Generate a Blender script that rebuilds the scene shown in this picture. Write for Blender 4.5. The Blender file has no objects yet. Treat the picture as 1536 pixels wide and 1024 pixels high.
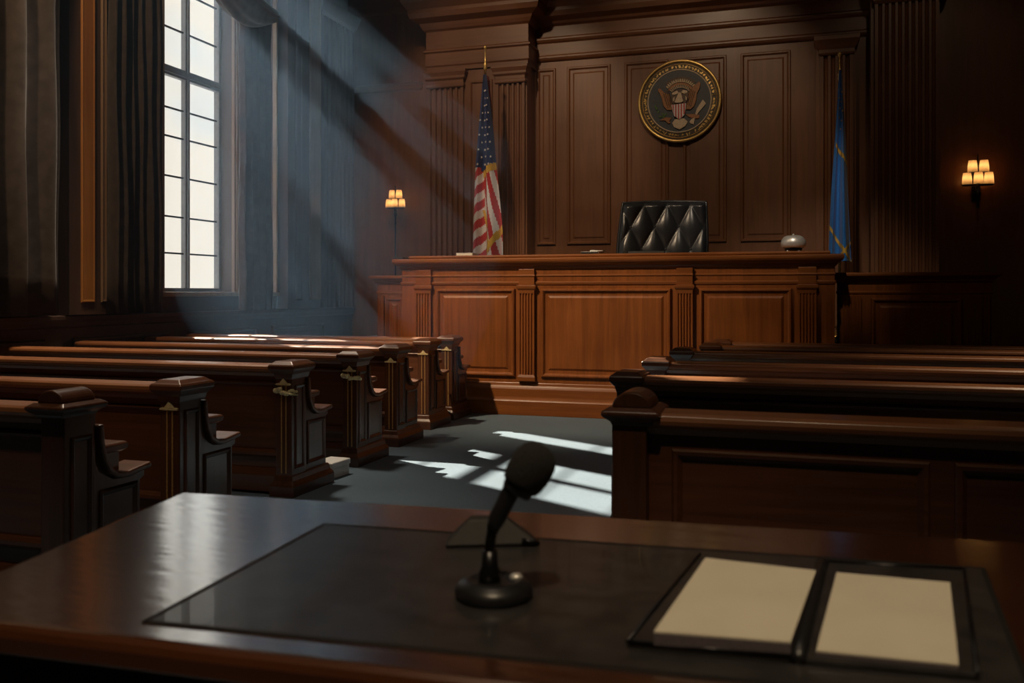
import bpy, bmesh, math, random
from mathutils import Vector
random.seed(7)
SC = bpy.context.scene
COL = SC.collection
PI = math.pi

# ------------------------------------------------------------------ camera
F = 1358.0; TH = math.atan(0.318); CT, ST = math.cos(TH), math.sin(TH)
H = 1.5; HOR = 440.0
def PY(px, py, Y):                       # point of the place at world depth Y seen at a photo pixel
    u = (px-768)/F; d = Y/(CT+u*ST)
    return Vector((d*(u*CT-ST), Y, H-(py-HOR)*d/F))
def PX(px, py, X):
    u = (px-768)/F; d = X/(u*CT-ST)
    return Vector((X, d*(CT+u*ST), H-(py-HOR)*d/F))
def PZ(px, py, Z):
    u = (px-768)/F; d = (H-Z)*F/(py-HOR)
    return Vector((d*(u*CT-ST), d*(CT+u*ST), Z))
cam = bpy.data.cameras.new('camera'); camo = bpy.data.objects.new('camera', cam); COL.objects.link(camo)
camo.location = (0, 0, H); camo.rotation_euler = (PI/2, 0, TH)
cam.sensor_width = 36; cam.lens = F/1536*36; cam.shift_y = -(512-HOR)/1536
cam.dof.use_dof = True; cam.dof.focus_distance = 9.0; cam.dof.aperture_fstop = 3.6
cam.clip_start = 0.05
SC.camera = camo
SC.view_settings.view_transform = 'Standard'; SC.view_settings.look = 'None'
SC.view_settings.exposure = 0.0; SC.view_settings.gamma = 1.0; SC.view_settings.use_curve_mapping = False

# ------------------------------------------------------------------ materials
def newmat(name):
    m = bpy.data.materials.new(name); m.use_nodes = True
    nt = m.node_tree; return m, nt, nt.nodes['Principled BSDF']
def lk(nt, a, ao, b, bi): nt.links.new(a.outputs[ao], b.inputs[bi])
def ramp(nt, stops):
    r = nt.nodes.new('ShaderNodeValToRGB'); e = r.color_ramp.elements
    while len(e) < len(stops): e.new(0.5)
    for k, (p, c) in enumerate(stops): e[k].position = p; e[k].color = (*c, 1)
    return r
def wood(name, c1, c2, rough=0.32, axis='z', bump=0.06, fine=26, coat=0.25, rvar=0.1, spec=0.5, crough=0.2, cior=1.5):
    m, nt, b = newmat(name)
    tc = nt.nodes.new('ShaderNodeTexCoord'); mp = nt.nodes.new('ShaderNodeMapping')
    s = {'x': (0.9, fine, fine), 'y': (fine, 0.9, fine), 'z': (fine, fine, 0.9)}[axis]
    mp.inputs['Scale'].default_value = s
    lk(nt, tc, 'Object', mp, 'Vector')
    n = nt.nodes.new('ShaderNodeTexNoise'); n.inputs['Scale'].default_value = 1.0; n.inputs['Detail'].default_value = 6
    n.inputs['Roughness'].default_value = 0.62; n.inputs['Distortion'].default_value = 0.6
    lk(nt, mp, 'Vector', n, 'Vector')
    n2 = nt.nodes.new('ShaderNodeTexNoise'); n2.inputs['Scale'].default_value = 1.7; n2.inputs['Detail'].default_value = 3
    lk(nt, tc, 'Object', n2, 'Vector')
    mx = nt.nodes.new('ShaderNodeMath'); mx.operation = 'MULTIPLY_ADD'; mx.inputs[1].default_value = 0.35
    lk(nt, n2, 'Fac', mx, 0)
    ml = nt.nodes.new('ShaderNodeMath'); ml.operation = 'MULTIPLY'; ml.inputs[1].default_value = 0.65
    lk(nt, n, 'Fac', ml, 0); lk(nt, ml, 0, mx, 2)
    mid = tuple((p+q)/2 for p, q in zip(c1, c2))
    r = ramp(nt, [(0.3, c1), (0.5, mid), (0.7, c2)])
    lk(nt, mx, 0, r, 'Fac'); lk(nt, r, 'Color', b, 'Base Color')
    rr = nt.nodes.new('ShaderNodeMapRange'); rr.inputs['To Min'].default_value = rough-rvar; rr.inputs['To Max'].default_value = rough+rvar
    lk(nt, n2, 'Fac', rr, 'Value'); lk(nt, rr, 'Result', b, 'Roughness')
    bp = nt.nodes.new('ShaderNodeBump'); bp.inputs['Strength'].default_value = bump; bp.inputs['Distance'].default_value = 0.01
    lk(nt, n, 'Fac', bp, 'Height'); lk(nt, bp, 'Normal', b, 'Normal')
    b.inputs['Coat Weight'].default_value = coat; b.inputs['Coat Roughness'].default_value = crough; b.inputs['Coat IOR'].default_value = cior
    b.inputs['Specular IOR Level'].default_value = spec
    return m
def plain(name, c, rough=0.5, metal=0.0, spread=0.15, scale=30, bump=0.0, sheen=0.0, coat=0.0):
    m, nt, b = newmat(name)
    tc = nt.nodes.new('ShaderNodeTexCoord')
    n = nt.nodes.new('ShaderNodeTexNoise'); n.inputs['Scale'].default_value = scale; n.inputs['Detail'].default_value = 4
    lk(nt, tc, 'Object', n, 'Vector')
    r = ramp(nt, [(0.3, tuple(x*(1-spread) for x in c)), (0.7, tuple(min(1, x*(1+spread)) for x in c))])
    lk(nt, n, 'Fac', r, 'Fac'); lk(nt, r, 'Color', b, 'Base Color')
    b.inputs['Roughness'].default_value = rough; b.inputs['Metallic'].default_value = metal
    b.inputs['Coat Weight'].default_value = coat
    if sheen: b.inputs['Sheen Weight'].default_value = sheen
    if bump:
        bp = nt.nodes.new('ShaderNodeBump'); bp.inputs['Strength'].default_value = bump; bp.inputs['Distance'].default_value = 0.004
        lk(nt, n, 'Fac', bp, 'Height'); lk(nt, bp, 'Normal', b, 'Normal')
    return m
M = {}
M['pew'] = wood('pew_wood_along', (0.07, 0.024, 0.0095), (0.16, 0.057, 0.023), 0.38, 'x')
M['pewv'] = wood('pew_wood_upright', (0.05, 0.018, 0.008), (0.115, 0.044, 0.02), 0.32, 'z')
M['bench'] = wood('bench_wood_along', (0.15, 0.045, 0.009), (0.29, 0.093, 0.02), 0.4, 'x', coat=0.06, spec=0.35)
M['benchv'] = wood('bench_wood_upright', (0.14, 0.04, 0.008), (0.32, 0.1, 0.021), 0.42, 'z', fine=18, coat=0.06, spec=0.35)
M['rail'] = wood('pale_rail_wood', (0.17, 0.06, 0.02), (0.33, 0.13, 0.05), 0.4, 'x', coat=0.3)  # top rails, paler brown than the other pew wood
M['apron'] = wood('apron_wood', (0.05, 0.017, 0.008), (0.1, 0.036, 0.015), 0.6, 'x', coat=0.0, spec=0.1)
M['wall'] = wood('wall_wood_upright', (0.115, 0.044, 0.017), (0.2, 0.078, 0.031), 0.42, 'z', fine=12, coat=0.05)
M['wallx'] = wood('wall_wood_along', (0.115, 0.044, 0.017), (0.2, 0.078, 0.031), 0.42, 'x', fine=12, coat=0.05)
M['side'] = wood('side_wall_wood', (0.085, 0.05, 0.034), (0.13, 0.08, 0.055), 0.5, 'z', fine=12, coat=0.0)
M['amber'] = wood('amber_lit_wood', (0.42, 0.17, 0.04), (0.6, 0.27, 0.07), 0.4, 'z', fine=14)  # amber lamp glow on a pilaster strip, put into the wood colour
M['oak'] = wood('light_oak', (0.24, 0.15, 0.09), (0.36, 0.24, 0.15), 0.45, 'z', fine=14)
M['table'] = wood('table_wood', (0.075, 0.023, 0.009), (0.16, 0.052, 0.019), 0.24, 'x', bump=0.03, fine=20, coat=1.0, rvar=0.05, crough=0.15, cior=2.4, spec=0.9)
nt = M['table'].node_tree
pb_ = nt.nodes['Principled BSDF']; gl_ = nt.nodes.new('ShaderNodeBsdfGlossy'); gl_.inputs['Roughness'].default_value = 0.14
lw_ = nt.nodes.new('ShaderNodeLayerWeight'); lw_.inputs['Blend'].default_value = 0.5
pw_ = nt.nodes.new('ShaderNodeMath'); pw_.operation = 'POWER'; pw_.inputs[1].default_value = 1.15; lk(nt, lw_, 'Facing', pw_, 0)
mxs = nt.nodes.new('ShaderNodeMixShader'); lk(nt, pw_, 0, mxs, 0); lk(nt, pb_, 0, mxs, 1); lk(nt, gl_, 0, mxs, 2); lk(nt, mxs, 0, nt.nodes['Material Output'], 'Surface')
tcn = nt.nodes.new('ShaderNodeTexCoord'); mpn = nt.nodes.new('ShaderNodeMapping'); mpn.inputs['Scale'].default_value = (5, 22, 5)
nn_ = nt.nodes.new('ShaderNodeTexNoise'); nn_.inputs['Scale'].default_value = 1.0; nn_.inputs['Detail'].default_value = 4
bpn = nt.nodes.new('ShaderNodeBump'); bpn.inputs['Strength'].default_value = 0.25; bpn.inputs['Distance'].default_value = 0.004
lk(nt, tcn, 'Object', mpn, 'Vector'); lk(nt, mpn, 'Vector', nn_, 'Vector'); lk(nt, nn_, 'Fac', bpn, 'Height'); lk(nt, bpn, 'Normal', nt.nodes['Principled BSDF'], 'Coat Normal'); lk(nt, bpn, 'Normal', gl_, 'Normal')
M['inlay'] = plain('dark_leather', (0.03, 0.028, 0.028), 0.36, 0, 0.35, 14, 0.08, coat=0.3)
M['groove'] = plain('groove_black', (0.008, 0.006, 0.005), 0.6)
M['gold'] = plain('brass', (0.8, 0.53, 0.18), 0.35, 0.75, 0.2, 40)
M['gilt'] = plain('gilding', (0.95, 0.76, 0.42), 0.35, 0.25, 0.2, 40)
M['strip'] = plain('dull_brass', (0.5, 0.31, 0.11), 0.4, 0.3, 0.2, 60)
M['goldd'] = plain('old_brass', (0.5, 0.3, 0.1), 0.42, 1.0, 0.3, 60)
M['black'] = plain('black_plastic', (0.015, 0.015, 0.017), 0.35, 0, 0.2, 50)
M['blackm'] = plain('black_metal', (0.03, 0.03, 0.033), 0.3, 0.8, 0.2, 50)
M['matte'] = plain('matte_black', (0.016, 0.015, 0.015), 0.65, 0, 0.2, 50)
M['foam'] = plain('black_foam', (0.014, 0.013, 0.013), 0.95, 0, 0.5, 260, 0.8)
M['leather'] = plain('black_leather', (0.02, 0.022, 0.026), 0.3, 0, 0.3, 60, 0.2)
M['paper'] = plain('cream_paper', (0.68, 0.63, 0.51), 0.8, 0, 0.04, 6)
M['edge'] = plain('shaded_paper_edge', (0.13, 0.105, 0.12), 0.8, 0, 0.2, 200)  # shadow on the pad sides, put into the colour as a dark tone
M['white'] = plain('white_card', (0.75, 0.76, 0.74), 0.6, 0, 0.05, 10)
M['chrome'] = plain('chrome', (0.8, 0.79, 0.76), 0.38, 0.6, 0.08, 20)
M['red'] = plain('flag_red', (0.5, 0.03, 0.03), 0.7, 0, 0.1, 60, sheen=0.2)
M['fwhite'] = plain('flag_white', (0.72, 0.68, 0.66), 0.7, 0, 0.06, 60, sheen=0.2)
M['navy'] = plain('flag_navy', (0.02, 0.035, 0.14), 0.7, 0, 0.1, 60, sheen=0.2)
M['blue'] = plain('flag_blue', (0.015, 0.17, 0.55), 0.65, 0, 0.12, 40, sheen=0.2)
M['fringe'] = plain('gold_fringe', (0.75, 0.45, 0.07), 0.6, 0.1, 0.3, 150, 0.5)
M['slate'] = plain('slate_field', (0.06, 0.065, 0.075), 0.55, 0, 0.3, 80, 0.3)
M['ring'] = plain('ring_field', (0.05, 0.035, 0.02), 0.5, 0.3, 0.3, 60)
M['brown'] = plain('carved_brown', (0.32, 0.13, 0.04), 0.5, 0, 0.4, 90, 0.4)
M['dbrown'] = plain('carved_dark_brown', (0.09, 0.045, 0.022), 0.5, 0, 0.4, 90, 0.4)
M['cream'] = plain('carved_cream', (0.62, 0.47, 0.32), 0.55, 0, 0.25, 60, 0.3)
M['olive'] = plain('olive_green', (0.07, 0.14, 0.03), 0.5, 0, 0.3, 60)
M['sred'] = plain('shield_red', (0.5, 0.06, 0.05), 0.5)
def cloth(name, c, tr):
    m = plain(name, c, 0.85, 0, 0.3, 9, 0.2, sheen=0.2); nt = m.node_tree
    t = nt.nodes.new('ShaderNodeBsdfTranslucent'); t.inputs['Color'].default_value = (*tr, 1)
    x = nt.nodes.new('ShaderNodeMixShader'); x.inputs[0].default_value = 0.22
    lk(nt, nt.nodes['Principled BSDF'], 0, x, 1); lk(nt, t, 0, x, 2); lk(nt, x, 0, nt.nodes['Material Output'], 'Surface')
    return m
M['curtain'] = cloth('curtain_cloth', (0.075, 0.056, 0.046), (0.3, 0.22, 0.17))
M['swag'] = plain('swag_cloth', (0.13, 0.09, 0.065), 0.8, 0, 0.25, 9, 0.2, sheen=0.3)
M['frame'] = plain('window_frame_paint', (0.26, 0.26, 0.27), 0.45, 0, 0.1, 20)
M['came'] = plain('dark_glazing_bar', (0.05, 0.05, 0.055), 0.5)
M['ceil'] = plain('ceiling_plaster', (0.14, 0.12, 0.1), 0.9, 0, 0.1, 4)
# carpet
def carpet():
    m, nt, b = newmat('blue_carpet')
    tc = nt.nodes.new('ShaderNodeTexCoord')
    n = nt.nodes.new('ShaderNodeTexNoise'); n.inputs['Scale'].default_value = 55; n.inputs['Detail'].default_value = 5; n.inputs['Roughness'].default_value = 0.75
    n2 = nt.nodes.new('ShaderNodeTexNoise'); n2.inputs['Scale'].default_value = 1.2; n2.inputs['Detail'].default_value = 3
    lk(nt, tc, 'Object', n, 'Vector'); lk(nt, tc, 'Object', n2, 'Vector')
    a = nt.nodes.new('ShaderNodeMath'); a.operation = 'MULTIPLY_ADD'; a.inputs[1].default_value = 0.3
    lk(nt, n2, 'Fac', a, 0)
    q = nt.nodes.new('ShaderNodeMath'); q.operation = 'MULTIPLY'; q.inputs[1].default_value = 0.7
    lk(nt, n, 'Fac', q, 0); lk(nt, q, 0, a, 2)
    r = ramp(nt, [(0.34, (0.035, 0.075, 0.115)), (0.66, (0.10, 0.175, 0.24))])
    lk(nt, a, 0, r, 'Fac'); lk(nt, r, 'Color', b, 'Base Color')
    b.inputs['Roughness'].default_value = 0.95; b.inputs['Sheen Weight'].default_value = 0.3
    bp = nt.nodes.new('ShaderNodeBump'); bp.inputs['Strength'].default_value = 0.5; bp.inputs['Distance'].default_value = 0.012
    lk(nt, n, 'Fac', bp, 'Height'); lk(nt, bp, 'Normal', b, 'Normal')
    return m
M['carpet'] = carpet()
def glassmat():
    m, nt, b = newmat('window_glass')
    t = nt.nodes.new('ShaderNodeBsdfTransparent'); t.inputs['Color'].default_value = (0.97, 0.98, 0.97, 1)
    g = nt.nodes.new('ShaderNodeBsdfGlossy'); g.inputs['Roughness'].default_value = 0.05
    x = nt.nodes.new('ShaderNodeMixShader'); x.inputs[0].default_value = 0.05
    lk(nt, t, 0, x, 1); lk(nt, g, 0, x, 2); lk(nt, x, 0, nt.nodes['Material Output'], 'Surface')
    return m
M['glass'] = glassmat()
def shademat():
    m, nt, b = newmat('lamp_shade_glass')
    t = nt.nodes.new('ShaderNodeBsdfTranslucent'); t.inputs['Color'].default_value = (0.95, 0.72, 0.45, 1)
    g = nt.nodes.new('ShaderNodeBsdfDiffuse'); g.inputs['Color'].default_value = (0.6, 0.45, 0.3, 1)
    x = nt.nodes.new('ShaderNodeMixShader'); x.inputs[0].default_value = 0.25
    lk(nt, t, 0, x, 1); lk(nt, g, 0, x, 2); lk(nt, x, 0, nt.nodes['Material Output'], 'Surface')
    return m
M['shade'] = shademat()
def bulbmat():
    m, nt, b = newmat('lit_bulb')
    e = nt.nodes.new('ShaderNodeEmission'); e.inputs['Color'].default_value = (1, 0.6, 0.25, 1); e.inputs['Strength'].default_value = 15
    lk(nt, e, 0, nt.nodes['Material Output'], 'Surface'); return m
M['bulb'] = bulbmat()

# ------------------------------------------------------------------ mesh helper
class MB:
    def __init__(s, xf=None): s.v = []; s.f = []; s.m = []; s.xf = xf; s.cur = 0
    def add(s, vs, fs):
        o = len(s.v)
        s.v += [tuple(s.xf(p)) if s.xf else tuple(p) for p in vs]
        s.f += [tuple(i+o for i in f) for f in fs]; s.m += [s.cur]*len(fs)
        return s
    def box(s, x0, x1, y0, y1, z0, z1):
        return s.add([(x0,y0,z0),(x1,y0,z0),(x1,y1,z0),(x0,y1,z0),(x0,y0,z1),(x1,y0,z1),(x1,y1,z1),(x0,y1,z1)],
                     [(3,2,1,0),(4,5,6,7),(0,1,5,4),(1,2,6,5),(2,3,7,6),(3,0,4,7)])
    def stack(s, x0, x1, y0, y1, prof, back=False):          # stacked rectangles: prof = [(out, z)]
        vs = []; fs = []
        for o, z in prof:
            yb = y1 if back else y1+o
            vs += [(x0-o,y0-o,z),(x1+o,y0-o,z),(x1+o,yb,z),(x0-o,yb,z)]
        n = len(prof)
        for k in range(n-1):
            for j in range(4): fs.append((k*4+j, k*4+(j+1)%4, k*4+4+(j+1)%4, k*4+4+j))
        fs += [(3,2,1,0), tuple(range(n*4-4, n*4))]
        return s.add(vs, fs)
    def prism(s, poly, axis, a0, a1):
        n = len(poly)
        mk = {'x': lambda p,a:(a,p[0],p[1]), 'y': lambda p,a:(p[0],a,p[1]), 'z': lambda p,a:(p[0],p[1],a)}[axis]
        vs = [mk(p,a0) for p in poly]+[mk(p,a1) for p in poly]
        return s.add(vs, [tuple(range(n-1,-1,-1)), tuple(range(n,2*n))]+[(k,(k+1)%n,n+(k+1)%n,n+k) for k in range(n)])
    def lathe(s, prof, c=(0,0,0), n=24, axis='z'):
        vs = []; fs = []
        for r, z in prof:
            for k in range(n):
                a = 2*PI*k/n; p = (r*math.cos(a), r*math.sin(a), z)
                if axis == 'y': p = (p[0], -p[2], p[1])
                vs.append((p[0]+c[0], p[1]+c[1], p[2]+c[2]))
        for i in range(len(prof)-1):
            for k in range(n): fs.append((i*n+k, i*n+(k+1)%n, i*n+n+(k+1)%n, i*n+n+k))
        fs += [tuple(range(n-1,-1,-1)), tuple(range((len(prof)-1)*n, len(prof)*n))]
        return s.add(vs, fs)
    def tube(s, path, rad, n=10, close=False):
        pts = [Vector(p) for p in path]; vs = []; fs = []; up = None
        rr = rad if isinstance(rad, (list, tuple)) else [rad]*len(pts)
        N = len(pts)
        for i, p in enumerate(pts):
            if close: t = (pts[(i+1)%N]-pts[i-1]).normalized()
            else: t = (pts[min(i+1,N-1)]-pts[max(i-1,0)]).normalized()
            if up is None: up = t.orthogonal().normalized()
            up = (up - t*up.dot(t)).normalized(); w = t.cross(up)
            for k in range(n):
                a = 2*PI*k/n; vs.append(p+(up*math.cos(a)+w*math.sin(a))*rr[i])
        for i in range(N if close else N-1):
            j = (i+1)%N
            for k in range(n): fs.append((i*n+k, i*n+(k+1)%n, j*n+(k+1)%n, j*n+k))
        if not close: fs += [tuple(range(n-1,-1,-1)), tuple(range((N-1)*n, N*n))]
        return s.add(vs, fs)
    def grid(s, fn, nu, nv, pick=None):
        vs = [fn(i/nu, j/nv) for j in range(nv+1) for i in range(nu+1)]
        fs = []
        for j in range(nv):
            for i in range(nu):
                if pick is None or pick((i+.5)/nu, (j+.5)/nv) is not None:
                    fs.append((j*(nu+1)+i, j*(nu+1)+i+1, (j+1)*(nu+1)+i+1, (j+1)*(nu+1)+i))
        o = len(s.v); s.add(vs, fs)
        if pick:
            k = len(s.m)-len(fs)
            for j in range(nv):
                for i in range(nu):
                    q = pick((i+.5)/nu, (j+.5)/nv)
                    if q is not None: s.m[k] = q; k += 1
        return s
    def rings(s, x0, x1, z0, z1, y, prof):                    # moulded frame on a face at y, facing -y: prof = [(inset, out)]
        vs = []; fs = []
        for i, o in prof: vs += [(x0+i,y-o,z0+i),(x1-i,y-o,z0+i),(x1-i,y-o,z1-i),(x0+i,y-o,z1-i)]
        for k in range(len(prof)-1):
            for j in range(4): fs.append((k*4+j, k*4+(j+1)%4, k*4+4+(j+1)%4, k*4+4+j))
        n = len(prof)*4; fs.append((n-4,n-3,n-2,n-1)); fs.append((3,2,1,0))
        return s.add(vs, fs)
    def flutes(s, x0, x1, yf, yb, z0, z1, n, dep=None):
        w = (x1-x0)/(n*1.0+0.6); g = w*0.62; poly = [(x0,yb),(x0,yf)]
        st = x0+(w*0.3)+(w-g)/2
        for k in range(n):
            a = st+k*w; r = g/2; dd = dep or r*1.5
            for q in range(7):
                t = PI*q/6; poly.append((a+r-r*math.cos(t), yf+dd*math.sin(t)))
        poly += [(x1,yf),(x1,yb)]
        return s.prism(poly, 'z', z0, z1)
    def build(s, name, mat, parent=None, bevel=0.0, smooth=False, seg=2, solid=0.0, sub=0, loc=None):
        me = bpy.data.meshes.new(name)
        used = s.v
        me.from_pydata([tuple(p) for p in used], [], s.f)
        mats = mat if isinstance(mat, (list, tuple)) else [mat]
        for k in mats: me.materials.append(M[k])
        for p, k in zip(me.polygons, s.m): p.material_index = k
        bm = bmesh.new(); bm.from_mesh(me)
        lo = [v for v in bm.verts if not v.link_faces]
        if lo: bmesh.ops.delete(bm, geom=lo, context='VERTS')
        bmesh.ops.recalc_face_normals(bm, faces=bm.faces); bm.to_mesh(me); bm.free()
        o = bpy.data.objects.new(name, me); COL.objects.link(o)
        if parent: o.parent = parent
        if loc: o.location = loc
        if solid:
            q = o.modifiers.new('thick', 'SOLIDIFY'); q.thickness = solid; q.offset = 0
        if bevel:
            q = o.modifiers.new('edge', 'BEVEL'); q.width = bevel; q.segments = seg; q.limit_method = 'ANGLE'; q.angle_limit = 0.6
            q.use_clamp_overlap = True
        if sub:
            q = o.modifiers.new('sub', 'SUBSURF'); q.levels = sub; q.render_levels = sub
        if smooth:
            for p in me.polygons: p.use_smooth = True
        return o
def tag(o, label, cat, group=None):
    o['label'] = label; o['category'] = cat
    if group: o['group'] = group
    return o
def thing(name, label, cat, loc=(0,0,0), rz=0.0, group=None):
    o = bpy.data.objects.new(name, None); COL.objects.link(o); o.location = loc; o.rotation_euler = (0,0,rz)
    o.empty_display_size = 0.1
    return tag(o, label, cat, group)
def struct(o): o['kind'] = 'structure'; return o
def copy_tree(o, parent=None):
    c = o.copy(); COL.objects.link(c)
    if parent: c.parent = parent
    for ch in list(o.children): copy_tree(ch, c)
    return c

# ------------------------------------------------------------------ room shell
XL, XR, YB, YN, ZC = -7.8, 6.4, 14.8, -2.6, 8.2
struct(MB().box(XL-.4, XR+.3, YN-.3, YB+.3, -.2, 0).build('floor', 'carpet'))
struct(MB().box(XL-.4, XR+.3, YN-.3, YB+.3, ZC, ZC+.2).build('ceiling', 'ceil'))
struct(MB().box(XR, XR+.3, YN, YB+.3, 0, ZC).build('wall_right', 'wall'))
struct(MB().box(XL-.4, XR+.3, YN-.3, YN, 0, ZC).build('wall_front', 'wall'))
# left wall with openings
W1 = (9.70, 11.20, 1.52, 7.3)
W_ADDED = (11.70, 12.27, 1.52, 7.3)  # unseen opening added behind the far curtain for a second sun streak
wl = MB(); T0 = XL-.29
for y0, y1, z0, z1 in ((YN, W1[0], 0, ZC), (W1[0], W1[1], 0, W1[2]), (W1[0], W1[1], W1[3], ZC), (W1[1], W_ADDED[0], 0, ZC),
                       (W_ADDED[0], W_ADDED[1], 0, W_ADDED[2]), (W_ADDED[0], W_ADDED[1], W_ADDED[3], ZC), (W_ADDED[1], YB, 0, ZC)):
    wl.box(T0, XL, y0, y1, z0, z1)
struct(wl.build('wall_left', 'side'))
LW = lambda p: (XL-p[1], p[0], p[2])         # local (along Y, -out, z) on the left wall
def yl(px, X=XL): return PX(px, 400, X).y

# back wall with its panelling
wb = struct(MB().box(XL, XR, YB, YB+.3, 0, ZC).build('wall_back', 'wall'))
PF = [(0,0),(0,.022),(.012,.034),(.03,.034),(.05,.014),(.055,.006),(.10,.006),(.125,.02)]
def xb(px, Y=YB): return PY(px, 200, Y).x
zt, zb = 5.3, 2.32
for a, b in ((806, 834), (851, 916), (937, 1003), (1025, 1090), (1111, 1186)):
    p = MB().rings(xb(a), xb(b), zb, zt, YB, PF).build('wall_panel', 'wall', wb)
    MB().rings(xb(a), xb(b), 0.9, 2.1, YB, PF).build('wall_panel', 'wall', wb)
e = MB()                                         # entablature above the panels
e.stack(xb(803), xb(1300), YB-.02, YB+.1, [(0,5.42),(.03,5.44),(.05,5.47),(.05,5.5),(.02,5.52),(.02,5.72),(.05,5.74),(.07,5.77),(.07,5.8),
        (.03,5.82),(.03,6.0),(.08,6.03),(.10,6.07),(.22,6.12),(.24,6.2),(.24,6.26),(.30,6.34),(.33,6.42),(.1,6.5)], True)
struct(e.build('trim_1', 'wallx', bevel=.006))
struct(MB().stack(XL, XR, YB-.02, YB+.1, [(0,6.5),(.05,6.52),(.05,7.6),(.2,7.8),(.35,8.0),(.4,ZC)], True).build('trim_2', 'wallx', bevel=.006))
struct(MB().stack(XL+.05, PY(632,100,YB).x, YB-.01, YB+.1, [(0,5.1),(.02,5.13),(.02,5.2),(.04,5.23),(.0,5.26)], True).build('trim_3', 'wallx'))
# left pier with two fluted pilasters
YP = 14.3
px0, px1 = PY(640,300,YP).x, PY(792,300,YP).x
pier = struct(MB().box(px0+.03, px1-.03, YP+.04, YB, 0, 5.35).build('pier_left', 'wall'))
for a, b, n in ((640, 698, 6), (742, 790, 5)):
    x0, x1 = PY(a,300,YP).x, PY(b,300,YP).x
    q = MB().flutes(x0+.03, x1-.03, YP-.03, YP+.1, 1.2, 4.98, n).build('pilaster', 'wall', pier)
    MB().stack(x0+.02, x1-.02, YP-.05, YP+.1, [(0,4.98),(.012,5.0),(.012,5.04),(0,5.05),(0,5.1),(.03,5.13),(.03,5.17),(.06,5.23),(.06,5.27),(0,5.28)], True).build('capital', 'wallx', q, bevel=.004)
    MB().stack(x0+.01, x1-.01, YP-.05, YP+.1, [(.05,0.9),(.05,1.05),(.02,1.12),(0,1.2)], True).build('pilaster_base', 'wallx', q, bevel=.004)
MB().rings(PY(703,300,YP).x, PY(738,300,YP).x, 1.3, 5.08, YP+.04, PF[:6]).build('pier_panel', 'wall', pier)
MB().stack(px0, px1, YP, YB, [(0,5.28),(0,5.35),(.02,5.37),(.02,5.58),(.05,5.6),(.05,5.63),(.01,5.65),(.01,5.95),(.05,5.98),(.08,6.03),(.10,6.08),
          (.22,6.14),(.25,6.22),(.25,6.28),(.33,6.38),(.36,6.46),(.36,6.52),(.1,6.6)], True).build('entablature', 'wallx', pier, bevel=.006)
# right pilasters
YQ = 14.62
pr = struct(MB().box(xb(1222,YQ)+.02, xb(1286,YQ)-.02, YQ+.02, YB, 0, 5.3).build('pier_right', 'wall'))
x0, x1 = PY(1230,300,YQ).x, PY(1280,300,YQ).x
MB().flutes(x0, x1, YQ-.03, YQ+.1, 1.0, 5.12, 4).build('pilaster', 'wall', pr)
MB().stack(x0, x1, YQ-.05, YB, [(0,5.12),(.02,5.15),(.02,5.2),(.05,5.25),(.09,5.34),(.09,5.4),(0,5.41)], True).build('capital', 'wallx', pr, bevel=.004)
YR = 14.35
x0, x1 = PY(1312,300,YR).x, PY(1408,300,YR).x
pg = struct(MB().box(x0-.05, x1+.02, YR+.05, YB, 0, 6.4).build('pier_corner', 'wall'))
MB().flutes(x0, x1, YR-.05, YR+.1, 0.8, 5.75, 9).build('pilaster', 'wall', pg)
MB().stack(x0, x1, YR-.06, YB, [(0,5.75),(.03,5.79),(.03,5.86),(.08,5.95),(.12,6.1),(.12,6.2),(.18,6.3),(.0,6.4)], True).build('capital', 'wallx', pg, bevel=.004)

# left wall: wainscot, pilasters
ws = MB(LW)
for y0, y1 in ((YN, YB),):
    ws.box(y0, y1, -.05, .02, 0, 1.12); 
    ws.stack(y0, y1, -.06, .02, [(0,1.12),(.02,1.14),(.03,1.18),(.05,1.21),(.05,1.25),(0,1.26)], True)
    ws.stack(y0, y1, -.06, .02, [(.02,0),(.02,.16),(0,.2)], True)
w = struct(ws.build('trim_4', 'side', bevel=.004))
for a in range(-2, 14, 2):
    MB(LW).rings(a+.15, a+1.75, .32, 1.0, -.05, PF).build('wainscot_panel', 'side', w)
def side_pilaster(n, pa, pb, strips, out=.16, mat='side'):
    X = XL+out
    a, b = yl(pa, X), yl(pb, X)
    o = struct(MB(LW).box(a, b, -out, .0, 1.26, 7.6).build('trim_%d' % n, mat, bevel=.006))
    for (q0, q1, m_) in strips:
        MB(LW).rings(yl(q0, X), yl(q1, X), 1.4, 7.4, -out, [(0,0),(0,.012),(.012,.024),(.03,.016)]).build('pilaster_strip', m_, o)
    return o
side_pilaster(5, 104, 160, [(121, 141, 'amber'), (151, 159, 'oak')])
side_pilaster(6, 432, 481, [(443, 452, 'side'), (464, 480, 'oak')], .2)
o = struct(MB(LW).flutes(yl(482, XL+.15), YB-.12, -.15, .0, 1.26, 6.2, 7).build('trim_7', 'side'))
MB(LW).stack(yl(482, XL+.15), YB-.12, -.16, 0, [(0,6.2),(.03,6.25),(.05,6.32),(.09,6.45),(0,6.5)], True).build('capital', 'side', o)

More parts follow.
